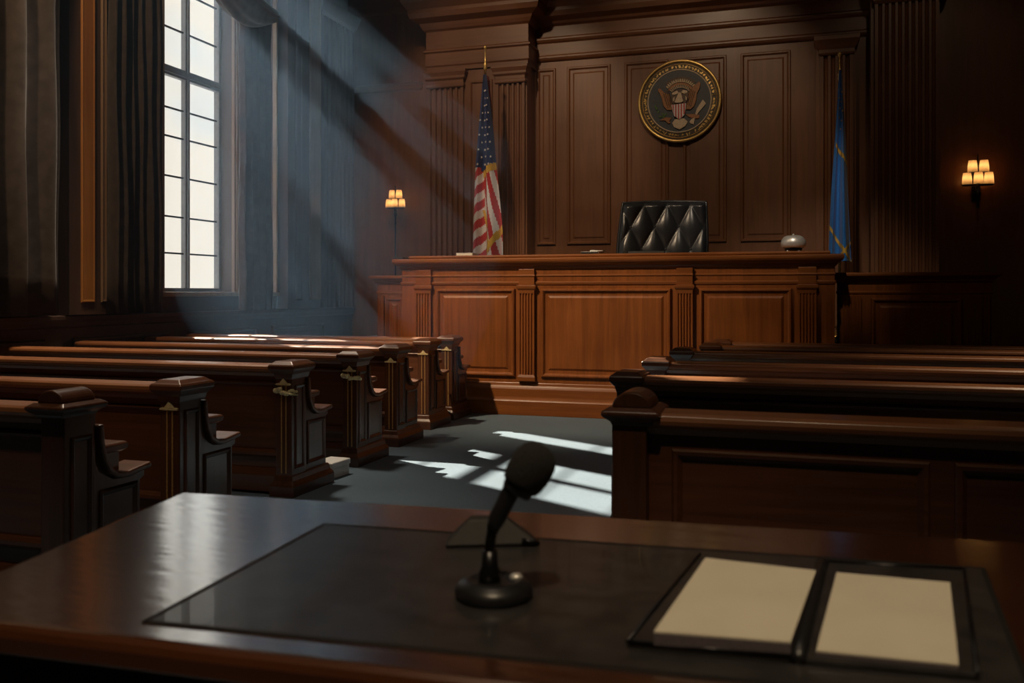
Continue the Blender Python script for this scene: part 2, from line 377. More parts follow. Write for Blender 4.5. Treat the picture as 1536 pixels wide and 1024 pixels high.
# windows
def window(n, w, rows, transom, cols):
    y0, y1, z0, z1 = w
    Xw = XL-.22
    fr = MB()
    t = .055
    fr.box(Xw-.04, Xw+.05, y0, y0+t, z0, z1); fr.box(Xw-.04, Xw+.05, y1-t, y1, z0, z1)
    fr.box(Xw-.04, Xw+.05, y0+t, y1-t, z0, z0+t); fr.box(Xw-.04, Xw+.05, y0+t, y1-t, z1-t, z1)
    o = struct(fr.build('window_%d' % n, 'frame', bevel=.006))
    mu = MB()
    cy = [y0+t] + [y0+(y1-y0)*k/cols for k in range(1, cols)] + [y1-t]
    for c in cy[1:-1]:
        mu.box(Xw-.03, Xw+.045, c-.045, c+.045, z0+t, z1-t); mu.box(Xw+.045, Xw+.07, c-.018, c+.018, z0+t, z1-t)
    mu.box(Xw-.03, Xw+.05, y0+t, y1-t, transom, transom+.13); mu.box(Xw+.05, Xw+.075, y0+t, y1-t, transom+.03, transom+.09)
    mu.build('mullion', 'frame', o, bevel=.005)
    br = MB()
    for z in rows: br.box(Xw-.012, Xw+.012, y0+t, y1-t, z-.011, z+.011)
    if cols == 1:
        for z in (2.25, 3.0, 3.75, 6.05, 6.7): br.box(Xw-.04, Xw+.04, y0+t, y1-t, z-.12, z+.12)  # thick bars added to the hidden window to split its beam into shafts
    br.build('glazing_bars', 'came', o)
    for k in range(cols):
        MB().box(Xw-.004, Xw+.002, cy[k]+(.03 if k else 0), cy[k+1]-.03, z0+t, z1-t).build('window_pane', 'glass', o)
    # lining, casing, stool
    ln = MB(LW)
    c = .13 if cols > 1 else .02
    for a, b in ((y0-c, y0), (y1, y1+c)): ln.box(a, b, -.05, 0, z0-.05, z1+c); ln.box(a+.03, b-.03, -.075, -.05, z0-.05, z1+c-.03)
    ln.box(y0, y1, -.05, 0, z1, z1+c)
    ln.build('casing', 'oak', o, bevel=.005)
    MB(LW).box(y0-c-.04, y1+c+.04, -.1, .17, z0-.06, z0).build('window_sill', 'oak', o, bevel=.008)
    return o
window(1, W1, (2.04, 2.53, 3.07, 3.6, 3.98, 5.05, 5.6, 6.1, 6.6), 4.4, 2)
window(2, W_ADDED, (2.04, 2.53, 3.07, 3.6, 3.98, 5.05, 5.6, 6.1, 6.6), 3.7, 1)  # added window, hidden by the curtain, only lets in extra sun

# curtains
def curtain(ya, yb, X, z0, z1, n, amp, label, seed=0):
    rnd = random.Random(seed); ph = [rnd.uniform(-.9, .9) for _ in range(n+2)]
    def fn(s, t):
        y = ya+(yb-ya)*s; k = s*n; i = int(min(k, n-1)); q = ph[i]*(1-(k-i))+ph[i+1]*(k-i)
        a = amp*(.55+.45*t)*(1+.3*q)
        return (X+a*math.sin(2*PI*k+q)+.012*math.sin(5*PI*t+3*q), y+.02*math.sin(4*PI*k+q)*t, z1+(z0-z1)*t)
    c = MB().grid(fn, n*14, 14)
    o = c.build('curtain', 'curtain', None, smooth=True, solid=.012)
    return tag(o, label, 'curtain', 'heavy curtains on the window wall')
curtain(4.6, yl(97, -7.5), -7.5, 1.27, 6.9, 9, .13, 'heavy dark curtain at the far left, left of the pilaster with the amber-lit strip', 1)
curtain(yl(163, -7.52), yl(241, -7.52), -7.52, 1.27, 6.9, 6, .10, 'heavy dark curtain between the pilaster with the amber-lit strip and the tall window', 2)
curtain(yl(361, -7.2), yl(409, -7.2), -7.2, 1.27, 6.9, 5, .07, 'heavy grey-brown curtain on the side of the tall window towards the bench, sunlit edge', 3)
# swag above the window
sw = thing('swag_valance', 'gathered brown swag of cloth at the top of the tall window', 'valance')
p0, p1 = PX(318, -30, -6.95), PX(412, 38, -6.95)
def swf(s, t):
    p = p0.lerp(p1, s); r = .11+.30*math.sin(PI*min(1, .15+s*.8))*(1-.35*s)
    a = 2*PI*t
    k = 1+.10*math.sin(7*a+2*s)
    sag = -.25*math.sin(PI*s)*.6
    return (p.x+r*.55*k*math.cos(a), p.y, p.z+sag+r*.62*k*math.sin(a)+.12)
MB().grid(swf, 24, 56).build('swag_cloth', 'swag', sw, smooth=True)
MB().tube([(-7.35, 9.0, 6.95), (-7.35, 12.2, 6.95)], .025).build('curtain_rail', 'goldd', sw)

# ------------------------------------------------------------------ pews
def pew(X, Y, s, L, label, dome=False, ornament=False, frames=False, group=None, zc=1.0):
    # s=+1: pew runs towards -x from its aisle end (left block); s=-1: towards +x
    root = thing('pew', label, 'pew', (X, Y, 0), 0, group)
    fx = lambda p: (-p[0]*s, p[1], p[2])      # local x = distance inwards from aisle face
    w = .135
    z1 = zc-.075
    # end panel with swept arm
    prof = [(0,.1),(0,z1),(.20,z1),(.20,.84),(.205,.76),(.225,.68),(.265,.61),(.32,.575),(.40,.565),(.55,.585),(.55,.545),(.515,.53),(.515,.1)]
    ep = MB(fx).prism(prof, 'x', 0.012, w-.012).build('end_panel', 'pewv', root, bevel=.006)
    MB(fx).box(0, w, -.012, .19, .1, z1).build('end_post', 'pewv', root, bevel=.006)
    t = MB(fx)                                   # mouldings on the aisle side
    xfside = lambda p: fx((p[1], p[0], p[2]))
    t = MB(xfside)
    t.rings(.03, .16, .2, .82, .0, [(0,-.002),(0,.006),(.008,.012),(.02,.006),(.026,-.001)])
    t.rings(.225, .49, .2, .53, .012, [(0,-.002),(0,.008),(.01,.014),(.026,.004),(.032,-.001)])
    t.build('side_moulding', 'pewv', ep)
    # arm roll following the sweep
    path = [(.205,.86),(.212,.77),(.232,.69),(.272,.62),(.325,.588),(.40,.58),(.565,.60)]
    a = MB(fx); vs = []; fs = []; hw = .03
    for k, (yy, zz) in enumerate(path):
        q = Vector((path[min(k+1, 6)][0]-path[max(k-1, 0)][0], path[min(k+1, 6)][1]-path[max(k-1, 0)][1])).normalized()
        nrm = (-q.y, q.x)
        for xx, o in ((-.022, -.012), (-.022, .02), (w+.02, .02), (w+.02, -.012)):
            vs.append((xx, yy+nrm[0]*o*-1 if False else yy+nrm[0]*o, zz+nrm[1]*o))
    for k in range(6):
        for j in range(4): fs.append((k*4+j, k*4+(j+1)%4, k*4+4+(j+1)%4, k*4+4+j))
    fs += [(0,1,2,3), (24,25,26,27)]
    a.add(vs, fs); a.build('armrest', 'pew', root, bevel=.01, seg=3)
    # plinth
    MB(fx).stack(0, w, -.012, .53, [(.035,.0),(.035,.075),(.03,.09),(.012,.115),(.006,.15),(-.002,.16)]).build('plinth', 'pewv', root, bevel=.004)
    # cap
    if dome:
        MB(fx).stack(0, w+.02, -.02, .2, [(.0,z1-.01),(.006,z1+.005),(.026,z1+.02),(.036,z1+.03),(.036,z1+.045),(.01,z1+.06)]).build('cap', 'pewv', root, bevel=.006)
        c = (w+.02)/2; r = c-.004
        d = MB(fx)
        d.prism([(c+r*1.05*math.cos(PI*k/16), z1+.058+r*.86*math.sin(PI*k/16)) for k in range(17)], 'y', -.015, .19)
        d.build('dome', 'pewv', root, bevel=.008)
    else:
        MB(fx).stack(0, w, -.015, .22, [(.0,z1-.06),(.004,z1-.05),(.012,z1-.02),(.03,z1),(.042,z1+.015),(.042,z1+.04),(.034,z1+.052),(.026,z1+.055),(.0,z1+.075)]).build('cap', 'pew', root, bevel=.005, seg=3)
    # brass inlay strips and small pediments on the back of the post
    for xx in (() if dome else (.047, .084)):
        MB(fx).box(xx-.0045, xx+.0045, -.016, -.008, .17, z1-.105).build('brass_strip', 'strip', root)
    if not dome:
      b = MB(fx); b.stack(.02, w-.02, -.012, .0, [(.004,z1-.105),(.014,z1-.1),(.014,z1-.092),(.002,z1-.088)])
      b.prism([(.035,z1-.088),(w-.035,z1-.088),(w/2,z1-.052)], 'y', -.024, -.006)
      b.build('brass_pediment', 'gilt', root)
    if ornament:
        g = MB(fx); rnd = random.Random(int(Y*10))
        for k in range(13):
            q = k/12; cx = .125-.17*q; cz = z1-.145-.012*q+.01*math.sin(9*q)
            r = .02*(1-.45*q)
            pr = [(0.001,-r)]+[(r*math.cos(h), r*math.sin(h)) for h in (-.9,-.3,.3,.9)]+[(0.001,r)]
            g.lathe(pr, (cx, -.03-.008*math.sin(5*q), cz+rnd.uniform(-.01,.01)), 8)
        g.tube([(.13,-.03,z1-.15),(.06,-.035,z1-.15),(0,-.03,z1-.165),(-.05,-.01,z1-.172)], [.01,.012,.01,.004], 8)
        g.build('gilded_ornament', 'gilt', root, smooth=True)
    # back, rail, seat
    bk = MB(fx)
    bk.box(w, L, .055, .10, .08, z1)
    bk.build('back_panel', 'pew', root)
    lo = MB(fx)
    lo.stack(w, L, .035, .10, [(0,.27),(.012,.29),(.012,.31),(0,.33)])
    lo.stack(w, L, .03, .12, [(.02,.02),(.02,.14),(.008,.17),(0,.19)])
    if not frames: lo.stack(w, L, .045, .10, [(0,z1-.115),(.012,z1-.1),(.006,z1-.09),(0,z1-.085)])
    lo.build('back_moulding', 'pew', root, bevel=.003)
    y0, y1 = -.012, .15
    rp = [(y0+.04,z1-.045),(y0+.025,z1-.02),(y0+.004,z1-.005),(y0,z1+.012),(y0+.006,z1+.03),(y0+.022,z1+.04),(y1-.02,z1+.046),(y1-.004,z1+.035),(y1,z1+.015),(y1-.01,z1-.01),(y1-.03,z1-.03)]
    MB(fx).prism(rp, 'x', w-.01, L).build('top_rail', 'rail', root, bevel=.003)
    if frames:
        x = w+.09; k = 0
        while x+.95 < L:
            MB(lambda p: fx(p)).rings(x, x+.92, .2, z1-.1, .055, [(0,-.002),(0,.016),(.008,.024),(.022,.022),(.036,.006),(.042,-.001)]).build('raised_frame', 'pew', root)
            x += 1.0
    st = MB(fx)
    st.prism([(.10,.40),(.10,.445),(.5,.455),(.53,.447),(.535,.43),(.525,.41),(.5,.40)], 'x', w, L)
    st.build('seat', 'pew', root, bevel=.004)
    MB(fx).box(w, L, .44, .47, .1, .40).build('seat_front_rail', 'pew', root)
    ab = MB(fx).box(.045, w+.04, .215, .40, .455, .70).build('arm_block', 'pewv', root, bevel=.004)
    MB(fx).stack(.045, w+.04, .205, .42, [(0,.695),(.018,.705),(.022,.715),(.022,.735),(.01,.745)]).build('block_cap', 'pew', ab, bevel=.004)
    return root

def zcap(px, py, z=1.0): return PZ(px, py, z)
left = [  # aisle-face x, y, label
    (-3.27, 3.40, 'dark wooden pew with a domed end post, at the far left beside the table', dict(dome=True)),
    (-3.42, 4.42, 'left-hand pew with flat capped post, directly behind the domed-post pew', {}),
    (-3.57, 5.88, 'left-hand dark pew with the larger gilded ornament on its post', dict(ornament=True)),
    (-3.66, 7.08, 'left-hand dark pew with the smaller gilded ornament, beyond the white box', dict(ornament=True)),
    (-3.76, 8.12, 'left-hand pew whose aisle-end plinth meets the sun patch on the carpet', {}),
    (-3.90, 9.25, 'second left-hand pew counting back from the judge bench, sunlit top rail', {}),
    (-3.93, 10.02, 'left-hand dark wooden pew nearest the judge bench', {}),
]
for i, (x, y, lab, kw) in enumerate(left):
    pew(x, y, 1, x-(XL+.12), lab, group='wooden pews of the courtroom', **kw)
right = [
    (-.70, 3.50, 'right-hand pew with a domed post and framed back panels, nearest the table', dict(dome=True, frames=True, zc=1.072)),
    (-1.12, 5.75, 'right-hand pew directly behind the domed-post pew, with a brass pediment showing', {}),
    (-1.13, 7.05, 'third right-hand pew counting from the table, behind the two nearest ones', {}),
    (-1.10, 8.40, 'fourth right-hand pew counting from the table', {}),
    (-.93, 9.35, 'second right-hand pew counting back from the judge bench', {}),
    (-.88, 10.05, 'right-hand dark wooden pew nearest the judge bench', {}),
]
for x, y, lab, kw in right:
    pew(x, y, -1, (XR-.15)-x, lab, group='wooden pews of the courtroom', **kw)

# white box on the floor beside the pew plinth
bx = PZ(497, 722, 0.0)
wbx = thing('document_box', 'small white lidded box lying on the floor between two left-hand pew ends', 'box', (-3.68, 6.66, 0), math.radians(-4))
MB().box(-.09, .09, -.13, .13, 0, .085).build('box_body', 'white', wbx, bevel=.004)
MB().stack(-.09, .09, -.13, .13, [(.008,.085),(.008,.125),(0,.13)]).build('box_lid', 'white', wbx, bevel=.004)

# ------------------------------------------------------------------ judge bench
YJ = 10.72
def xj(px): return PY(px, 400, YJ).x
jx0, jx1 = xj(603), xj(1252)
jb = thing('judge_bench', 'long reddish wooden judge bench with three framed panels and fluted pilasters', 'bench', ((jx0+jx1)/2, YJ, 0))
jc = (jx0+jx1)/2
J = lambda p: (p[0]-jc, p[1]-YJ, p[2])
body = MB(J); body.box(jx0, jx1, YJ, YJ+.16, .0, 1.84); body.box(jx0, jx0+.14, YJ+.16, 11.9, 0, 1.84); body.box(jx1-.14, jx1, YJ+.16, 11.9, 0, 1.84)
body.build('carcass', 'benchv', jb)
MB(J).stack(jx0, jx1, YJ-.0, 11.7, [(.0,1.80),(.02,1.815),(.03,1.84),(.06,1.855),(.09,1.88),(.10,1.90),(.10,1.93),(.085,1.94)], True).build('cornice', 'bench', jb, bevel=.005)
MB(J).stack(xj(618), xj(1240), YJ+.02, 11.65, [(.03,1.94),(.04,1.95),(.04,1.97),(.03,1.98)], True).build('desk_top', 'bench', jb, bevel=.005)
MB(J).stack(jx0, jx1, YJ, YJ+.1, [(0,1.60),(.012,1.61),(.018,1.63),(.018,1.64),(.0,1.65)], True).build('frieze_moulding', 'bench', jb, bevel=.003)
MB(J).stack(jx0, jx1, YJ, YJ+.1, [(0,1.705),(.01,1.712),(.01,1.728),(.0,1.735)], True).build('frieze_moulding', 'bench', jb, bevel=.003)
MB(J).stack(jx0, jx1, YJ, YJ+.1, [(.06,0),(.06,.17),(.05,.185),(.035,.2),(.03,.22),(.03,.32),(.022,.34),(.012,.36),(.006,.39),(0,.4)], True).build('base_moulding', 'bench', jb, bevel=.004)
JP = [(0,-.002),(0,.018),(.012,.034),(.028,.036),(.045,.02),(.052,.008),(.085,.006),(.088,.006),(.115,.022)]
for a, b in ((655, 773), (812, 1007), (1049, 1188)):
    MB(J).rings(xj(a), xj(b), .47, 1.56, YJ, JP).build('front_panel', 'benchv', jb)
for a, b in ((624, 649), (778, 804), (1014, 1041), (1196, 1226)):
    x0, x1 = xj(a), xj(b)
    p = MB(J).flutes(x0+.01, x1-.01, YJ-.045, YJ+.02, .5, 1.5, 5).build('pilaster', 'benchv', jb)
    MB(J).stack(x0+.01, x1-.01, YJ-.045, YJ+.02, [(0,1.5),(.004,1.54),(.018,1.56),(.022,1.575),(.022,1.60),(.0,1.605)], True).build('capital', 'bench', p, bevel=.003)
    MB(J).stack(x0+.01, x1-.01, YJ-.04, YJ+.02, [(.0,1.605),(.0,1.7),(.012,1.72),(0,1.73),(0,1.80)], True).build('frieze_block', 'bench', p, bevel=.003)
    MB(J).stack(x0+.01, x1-.01, YJ-.045, YJ+.02, [(.012,.42),(.012,.47),(0,.5)], True).build('pilaster_foot', 'bench', p, bevel=.003)
# raised platform behind the bench
pl = struct(MB().box(PY(540,400,11.3).x, PY(1500,400,11.3).x, 11.32, YB, 0, .9).build('dais_floor', 'carpet'))
# wings
def wing(pa, pb, Yw, label, panel, pil, mat, matv, depth=.9):
    x0, x1 = PY(pa,400,Yw).x, PY(pb,400,Yw).x
    c = (x0+x1)/2
    r = thing('bench_wing', label, 'bench wing', (c, Yw, 0))
    W = lambda p: (p[0]-c, p[1]-Yw, p[2])
    MB(W).box(x0, x1, Yw, Yw+.14, 0, 1.66).build('carcass', matv, r)
    MB(W).stack(x0, x1, Yw, Yw+.3, [(0,1.62),(.02,1.635),(.03,1.66),(.07,1.69),(.09,1.70),(.09,1.73),(.07,1.74)], True).build('cornice', mat, r, bevel=.005)
    MB(W).stack(x0, x1, Yw, Yw+.1, [(0,1.49),(.012,1.5),(.015,1.52),(0,1.53)], True).build('frieze_moulding', mat, r, bevel=.003)
    MB(W).stack(x0, x1, Yw, Yw+.1, [(.05,0),(.05,.2),(.03,.24),(.01,.3),(0,.32)], True).build('base_moulding', mat, r, bevel=.003)
    if panel:
        a, b = PY(panel[0],400,Yw).x, PY(panel[1],400,Yw).x
        MB(W).rings(a, b, .45, 1.45, Yw, JP).build('front_panel', matv, r)
    for q in pil:
        a, b = PY(q[0],400,Yw).x, PY(q[1],400,Yw).x
        MB(W).flutes(a, b, Yw-.035, Yw+.02, .34, 1.47, 5 if b-a > .15 else 3).build('pilaster', matv, r)
    return r
wing(566, 602.5, 11.1, 'narrow reddish wooden side desk attached left of the judge bench', (579, 606), [(568, 577)], 'bench', 'benchv')
wing(1256, 1488, 11.1, 'wide dark wooden side desk right of the judge bench in shadow', (1306, 1443), [(1264, 1292), (1452, 1484)], 'bench', 'benchv')

# ------------------------------------------------------------------ things on the bench
DZ = 1.98
def onj(px, Y, z=DZ): q = PY(px, 400, Y); return Vector((q.x, Y, z))
t = thing('booklet', 'thin white booklet lying flat on the bench by the striped flag', 'booklet', onj(701, 10.9), .08)
MB().box(-.11, .11, -.14, .14, 0, .006).build('cover', 'white', t); MB().box(-.105, .105, -.135, .135, .006, .03).build('pages', 'paper', t); MB().box(-.11, .11, -.14, .14, .03, .036).build('cover', 'white', t)
t = thing('notebook', 'small black notebook lying on the bench left of the black chair', 'notebook', onj(889, 10.93), -.1)
MB().box(-.11, .11, -.13, .13, 0, .03).build('cover', 'black', t, bevel=.004); MB().box(-.1, .113, -.124, .124, .005, .025).build('pages', 'paper', t)
t = thing('pen', 'white pen on the black notebook on the bench', 'pen', onj(896, 10.86, DZ+.039), .1)
MB().tube([(-.09,0,0),(.07,0,0)], .009, 10).build('barrel', 'white', t, smooth=True); MB().tube([(.07,0,0),(.085,0,0),(.1,0,0)], [.009,.006,.002], 10).build('tip', 'black', t); MB().box(-.085, -.03, -.002, .002, .009, .013).build('clip', 'chrome', t)
t = thing('desk_pad', 'flat dark pad lying on the left end of the bench ledge', 'pad', (PY(606,385,10.85).x, 10.95, 1.94), 0)
MB().box(-.11, .03, -.2, .2, 0, .022).build('base', 'black', t, bevel=.005); MB().box(-.1, .022, -.19, .19, .022, .028).build('top_sheet', 'inlay', t)
t = thing('name_plate', 'low black plate lying on the bench in front of the black chair', 'plate', onj(970, 10.95), 0)
MB().prism([(-.05,0),(.05,0),(.03,.03),(-.03,.035)], 'x', -.22, .22).build('plate', 'black', t, bevel=.004); MB().box(-.23, .23, -.055, .055, 0, .008).build('foot', 'blackm', t)
# dome bell
t = thing('desk_bell', 'silver dome-shaped desk bell on small feet, right end of the judge bench', 'bell', onj(1190, 11.05), 0)
pr = [(.02,.2),(.07,.195),(.105,.18),(.13,.15),(.142,.115),(.14,.08),(.125,.055),(.115,.05),(.105,.055),(.12,.085),(.122,.115),(.11,.15),(.08,.175),(.0,.185)]
MB().lathe([(0.0,.2)]+pr, n=40).build('dome', 'chrome', t, smooth=True)
MB().lathe([(0,.2),(.012,.2),(.012,.21),(.006,.216),(0,.217)], n=16).build('striker_knob', 'chrome', t, smooth=True)
MB().lathe([(0,.02),(.09,.02),(.1,.03),(.1,.045),(.03,.05),(.02,.18),(0,.18)], n=32).build('base_plate', 'blackm', t)
for k in range(4):
    a = PI/4+k*PI/2
    MB().lathe([(.0,0),(.016,0),(.02,.012),(.012,.03),(0,.032)], (.08*math.cos(a), .08*math.sin(a), 0), 12).build('foot', 'chrome', t, smooth=True)

# judge chair
cY = 11.98
cc = PY(990, 400, cY)
ch = thing('judge_chair', 'black tufted leather high-backed chair behind the judge bench', 'chair', (cc.x, cY, .9), math.radians(9))
zB, zT = 0.55, 1.80         # local heights of the backrest
def chair_front(s, t):
    wv = .52+.07*t*.3+.03*math.sin(PI*t)
    x = (s*2-1)*(wv+.03*(1-t))
    x += .055*(t)                                   # top leans to the right
    e_ = min(s, 1-s, .06)/.06; e2 = min(t*1.2, (1-t), .05)/.05
    ed = max(0.0, min(1, e_))**.5*max(0.0, min(1, e2))**.5
    a = s*3.6+t*2.1; b = s*3.6-t*2.1+.1
    pf = (abs(math.sin(PI*a))*abs(math.sin(PI*b)))**.55
    z = zB+(zT-zB)*t+.018*math.sin(PI*s)*t
    y = -.03-.05*ed-.055*pf*ed+.10*t+.035*(2*s-1)**2*-1.3
    return (x, y, z)
MB().grid(chair_front, 80, 100).build('backrest_cushion', 'leather', ch, smooth=True)
def chair_back(s, t):
    x, y, z = chair_front(s, t)
    return (x*1.0, .10+.10*t-.06*(2*s-1)**2, z)
bk = MB()
sh = MB(); 
def shell(u, v):                     # closes front to back around the rim
    n_ = u*4; k = int(min(n_, 3.999)); f = n_-k
    st = [(f,0),(1,f),(1-f,1),(0,1-f)][k]
    a = Vector(chair_front(*st)); b = Vector(chair_back(*st))
    c = a.lerp(b, v); ctr = Vector((.03, c.y, (zB+zT)/2)); d = (c-ctr); d.y = 0
    return c+d.normalized()*.028*math.sin(PI*v)
MB().grid(shell, 160, 8).build('backrest_rim', 'leather', ch, smooth=True)
MB().grid(chair_back, 20, 20).build('backrest_shell', 'leather', ch, smooth=True)
rim = [Vector(chair_front(*st)) for st in [(0,k/20) for k in range(20)]+[(k/20,1) for k in range(20)]+[(1,1-k/20) for k in range(21)]]
MB().tube([p+Vector((0,-.012,0)) for p in rim], .014, 8).build('piping', 'leather', ch, smooth=True)
bt = MB()
for i in range(-8, 14):
    for j in range(-8, 14):
        s_ = (i+j-.1)/(2*3.6); t_ = (i-j+.1)/(2*2.1)
        if .08 < s_ < .92 and .06 < t_ < .94:
            q = chair_front(s_, t_); bt.lathe([(0,-.0),(.012,0),(.014,.006),(.008,.012),(0,.013)], (q[0], q[1]-.0, q[2]), 10, 'y')
bt.build('tufting_buttons', 'leather', ch, smooth=True)
MB().stack(-.42, .42, -.62, .05, [(-.03,.36),(0,.38),(.015,.44),(.0,.5),(-.04,.52)]).build('seat', 'leather', ch, bevel=.03, seg=3)
for s_ in (-1, 1):
    arm = MB().tube([(s_*.45,-.0,.5),(s_*.47,-.1,.72),(s_*.47,-.5,.72),(s_*.45,-.55,.5)], .035, 10).build('armrest', 'leather', ch, smooth=True)
MB().tube([(0,-.28,.1),(0,-.28,.38)], .04, 14).build('post', 'blackm', ch)
for k in range(5):
    a = 2*PI*k/5
    lg = MB().tube([(0,-.28,.13),(.33*math.cos(a),-.28+.33*math.sin(a),.075)], [.035,.02], 8).build('leg', 'blackm', ch)
    MB().lathe([(0,-.028),(.02,-.028),(.028,0),(.02,.028),(0,.028)], (.33*math.cos(a),-.28+.33*math.sin(a),.032), 12, 'y').build('caster', 'black', lg)

# ------------------------------------------------------------------ flags
def star_poly(r, c, rot=0):
    return [(c[0]+(r if k%2==0 else r*.42)*math.sin(PI*k/5+rot), c[1]+(r if k%2==0 else r*.42)*math.cos(PI*k/5+rot)) for k in range(10)]
def flag(name, label, px, Y, ytop, ycloth, edges, paint, mats, starlist, starmat):
    base = PY(px, 400, Y); ztop = PY(px, ytop, Y).z; zc = PY(px, ycloth, Y).z
    r = thing(name, label, 'flag', (base.x, Y, .9)); O = Vector((base.x, Y, .9))
    MB().tube([(0,0,.05),(0,0,ztop-.9-.33)], .018, 12).build('pole', 'goldd', r, smooth=True)
    zf = ztop-.9-.33
    MB().lathe([(0,zf-.06),(.02,zf-.06),(.03,zf-.03),(.022,zf),(.035,zf+.03),(.018,zf+.06),(.012,zf+.14),(.01,zf+.26),(.02,zf+.275),(.028,zf+.3),(.018,zf+.325),(0,zf+.33)], n=16).build('finial', 'gold', r, smooth=True)
    MB().lathe([(0,0),(.19,0),(.2,.02),(.17,.05),(.05,.08),(.03,.14),(0,.14)], n=28).build('base', 'goldd', r, smooth=True)
    def ed(py):
        for k in range(len(edges)-1):
            a, b = edges[k], edges[k+1]
            if a[0] <= py <= b[0] or k == len(edges)-2:
                f = (py-a[0])/(b[0]-a[0]); return a[1]+(b[1]-a[1])*f, a[2]+(b[2]-a[2])*f
    y0p, y1p = edges[0][0], edges[-1][0]
    def fn(s, t):
        py = y0p+(y1p-y0p)*t; l, rr = ed(py)
        l = PY(l, py, Y); rr = PY(rr, py, Y); wd = rr.x-l.x
        x = l.x+wd*s
        ph = 3.2*s*PI+.9*t
        fold = -(.02+.075*min(1, t*1.3))*math.sin(ph*1.0)-.03*math.sin(PI*s)-.012*math.sin(9*s*PI+4*t)
        return (x-O.x, fold-.03-.06*math.sin(PI*s)*t, l.z-.9)
    MB().grid(fn, 48, 150, lambda s, t: None if paint(s, t) == 'f' else paint(s, t)).build('cloth', mats, r, smooth=True)
    MB().grid(lambda s, t: (fn(s,t)[0], fn(s,t)[1]-.004, fn(s,t)[2]), 48, 150, lambda s, t: 0 if paint(s, t) == 'f' else None).build('fringe', 'fringe', r, smooth=True)
    # back layers of the hanging cloth
    def bk(s, t):
        x, y, z = fn(s, t); return (x*.94, .06+.05*math.sin(5*s*PI+t), z)
    MB().grid(bk, 24, 30).build('cloth_back_fold', mats[0], r, smooth=True)
    st = MB()
    for s, t, rad in starlist:
        q = fn(s, t)
        st.prism(star_poly(rad, (q[0], q[2]), random.uniform(-.3,.3)), 'y', q[1]-.016, q[1]-.006)
    if starlist: st.build('stars', starmat, r)
    return r
# photo row -> t for the striped flag: rows 113..384
def tt(py, a=113., b=392.): return (py-a)/(b-a)
def us(s, t):
    py = 113+(392-113)*t; px = s
    can = 258-14*max(0, (s-.35))/.65 + (-6 if s < .3 else 0)
    if py < can: return 2
    if s > .38 and py < can+11: return 'f'
    low = 372-34*max(0, (s-.55))/.45
    if s > .50 and low < py < low+13: return 'f'
    ln = .36+(py-315)/55*.30
    if 315 < py < 372 and abs(s-ln) < .05: return 'f'
    if s < .42 or (py > 320 and s < ln):
        k = (py+38*s)/13.0
    else:
        k = s*6.5-(py-258)*.0235+20
    return int(math.floor(k)) % 2
stars = []
for j, py in enumerate(range(138, 254, 11)):
    w_ = (0.3, .62, .86) if j % 2 else (.18, .48, .76)
    for q in w_:
        if py > 160 or q > .4: stars.append((q, tt(py), .014+.010*tt(py)*1.5))
flag('striped_flag', 'hanging flag with red and white stripes and starred navy top behind the bench', 728, 13.3, 68, 112,
     [(113,726.5,730.5),(150,723,735),(200,719,740),(250,715.5,743.5),(300,714,748),(345,713,752),(392,712,753)],
     us, ['red','fwhite','navy'], stars, 'fwhite')
def bl(s, t):
    py = 106+(392-106)*t
    d1 = 212+30*s
    if d1 < py < d1+7 and s > .1: return 'f'
    d2 = 338+52*s
    if d2 < py < d2+7: return 'f'
    d3 = 392-38*(s-.35)
    if s > .3 and d3-6 < py < d3: return 'f'
    return 0 if s < .74 else 1
bst = [(.4,.10,.012),(.7,.12,.012),(.3,.15,.014),(.62,.17,.014),(.4,.20,.015),(.72,.22,.014),(.35,.25,.015),(.62,.27,.015),(.5,.31,.014)]
flag('blue_flag', 'bright blue flag with gold bands hanging at the right end of the bench', 1259.5, 13.0, 78, 106,
     [(106,1258.5,1262),(150,1256,1265),(210,1252,1269),(280,1247,1272),(340,1244,1275),(392,1242,1278)],
     bl, ['blue','navy'], bst, 'fringe')

# ------------------------------------------------------------------ seal
sq = PY(1020, 153, YB)
sl = thing('wall_seal', 'round carved seal with eagle emblem on the panelled wall above the chair', 'seal', (sq.x, YB-.036, sq.z))
R = .668; K = R/418.0
def pp(x, y): return ((x-540)*K, -(y-500)*K)
MB().lathe([(0,.0),(R*.96,.0),(R*.96,.05),(0,.05)], n=96, axis='y').build('back_disc', 'ring', sl)
MB().tube([(R*.965*math.cos(2*PI*k/96), -.055, R*.965*math.sin(2*PI*k/96)) for k in range(96)], .024, 10, True).build('outer_rim', 'gold', sl, smooth=True)
MB().tube([(R*.885*math.cos(2*PI*k/96), -.053, R*.885*math.sin(2*PI*k/96)) for k in range(96)], .007, 8, True).build('bead_ring', 'goldd', sl, smooth=True)
MB().tube([(R*.755*math.cos(2*PI*k/96), -.056, R*.755*math.sin(2*PI*k/96)) for k in range(96)], .011, 8, True).build('inner_rim', 'cream', sl, smooth=True)
MB().lathe([(0,.05),(R*.745,.05),(R*.745,.056),(0,.058)], n=80, axis='y').build('field', 'slate', sl)
lt = MB(); rnd = random.Random(3)
n = 64
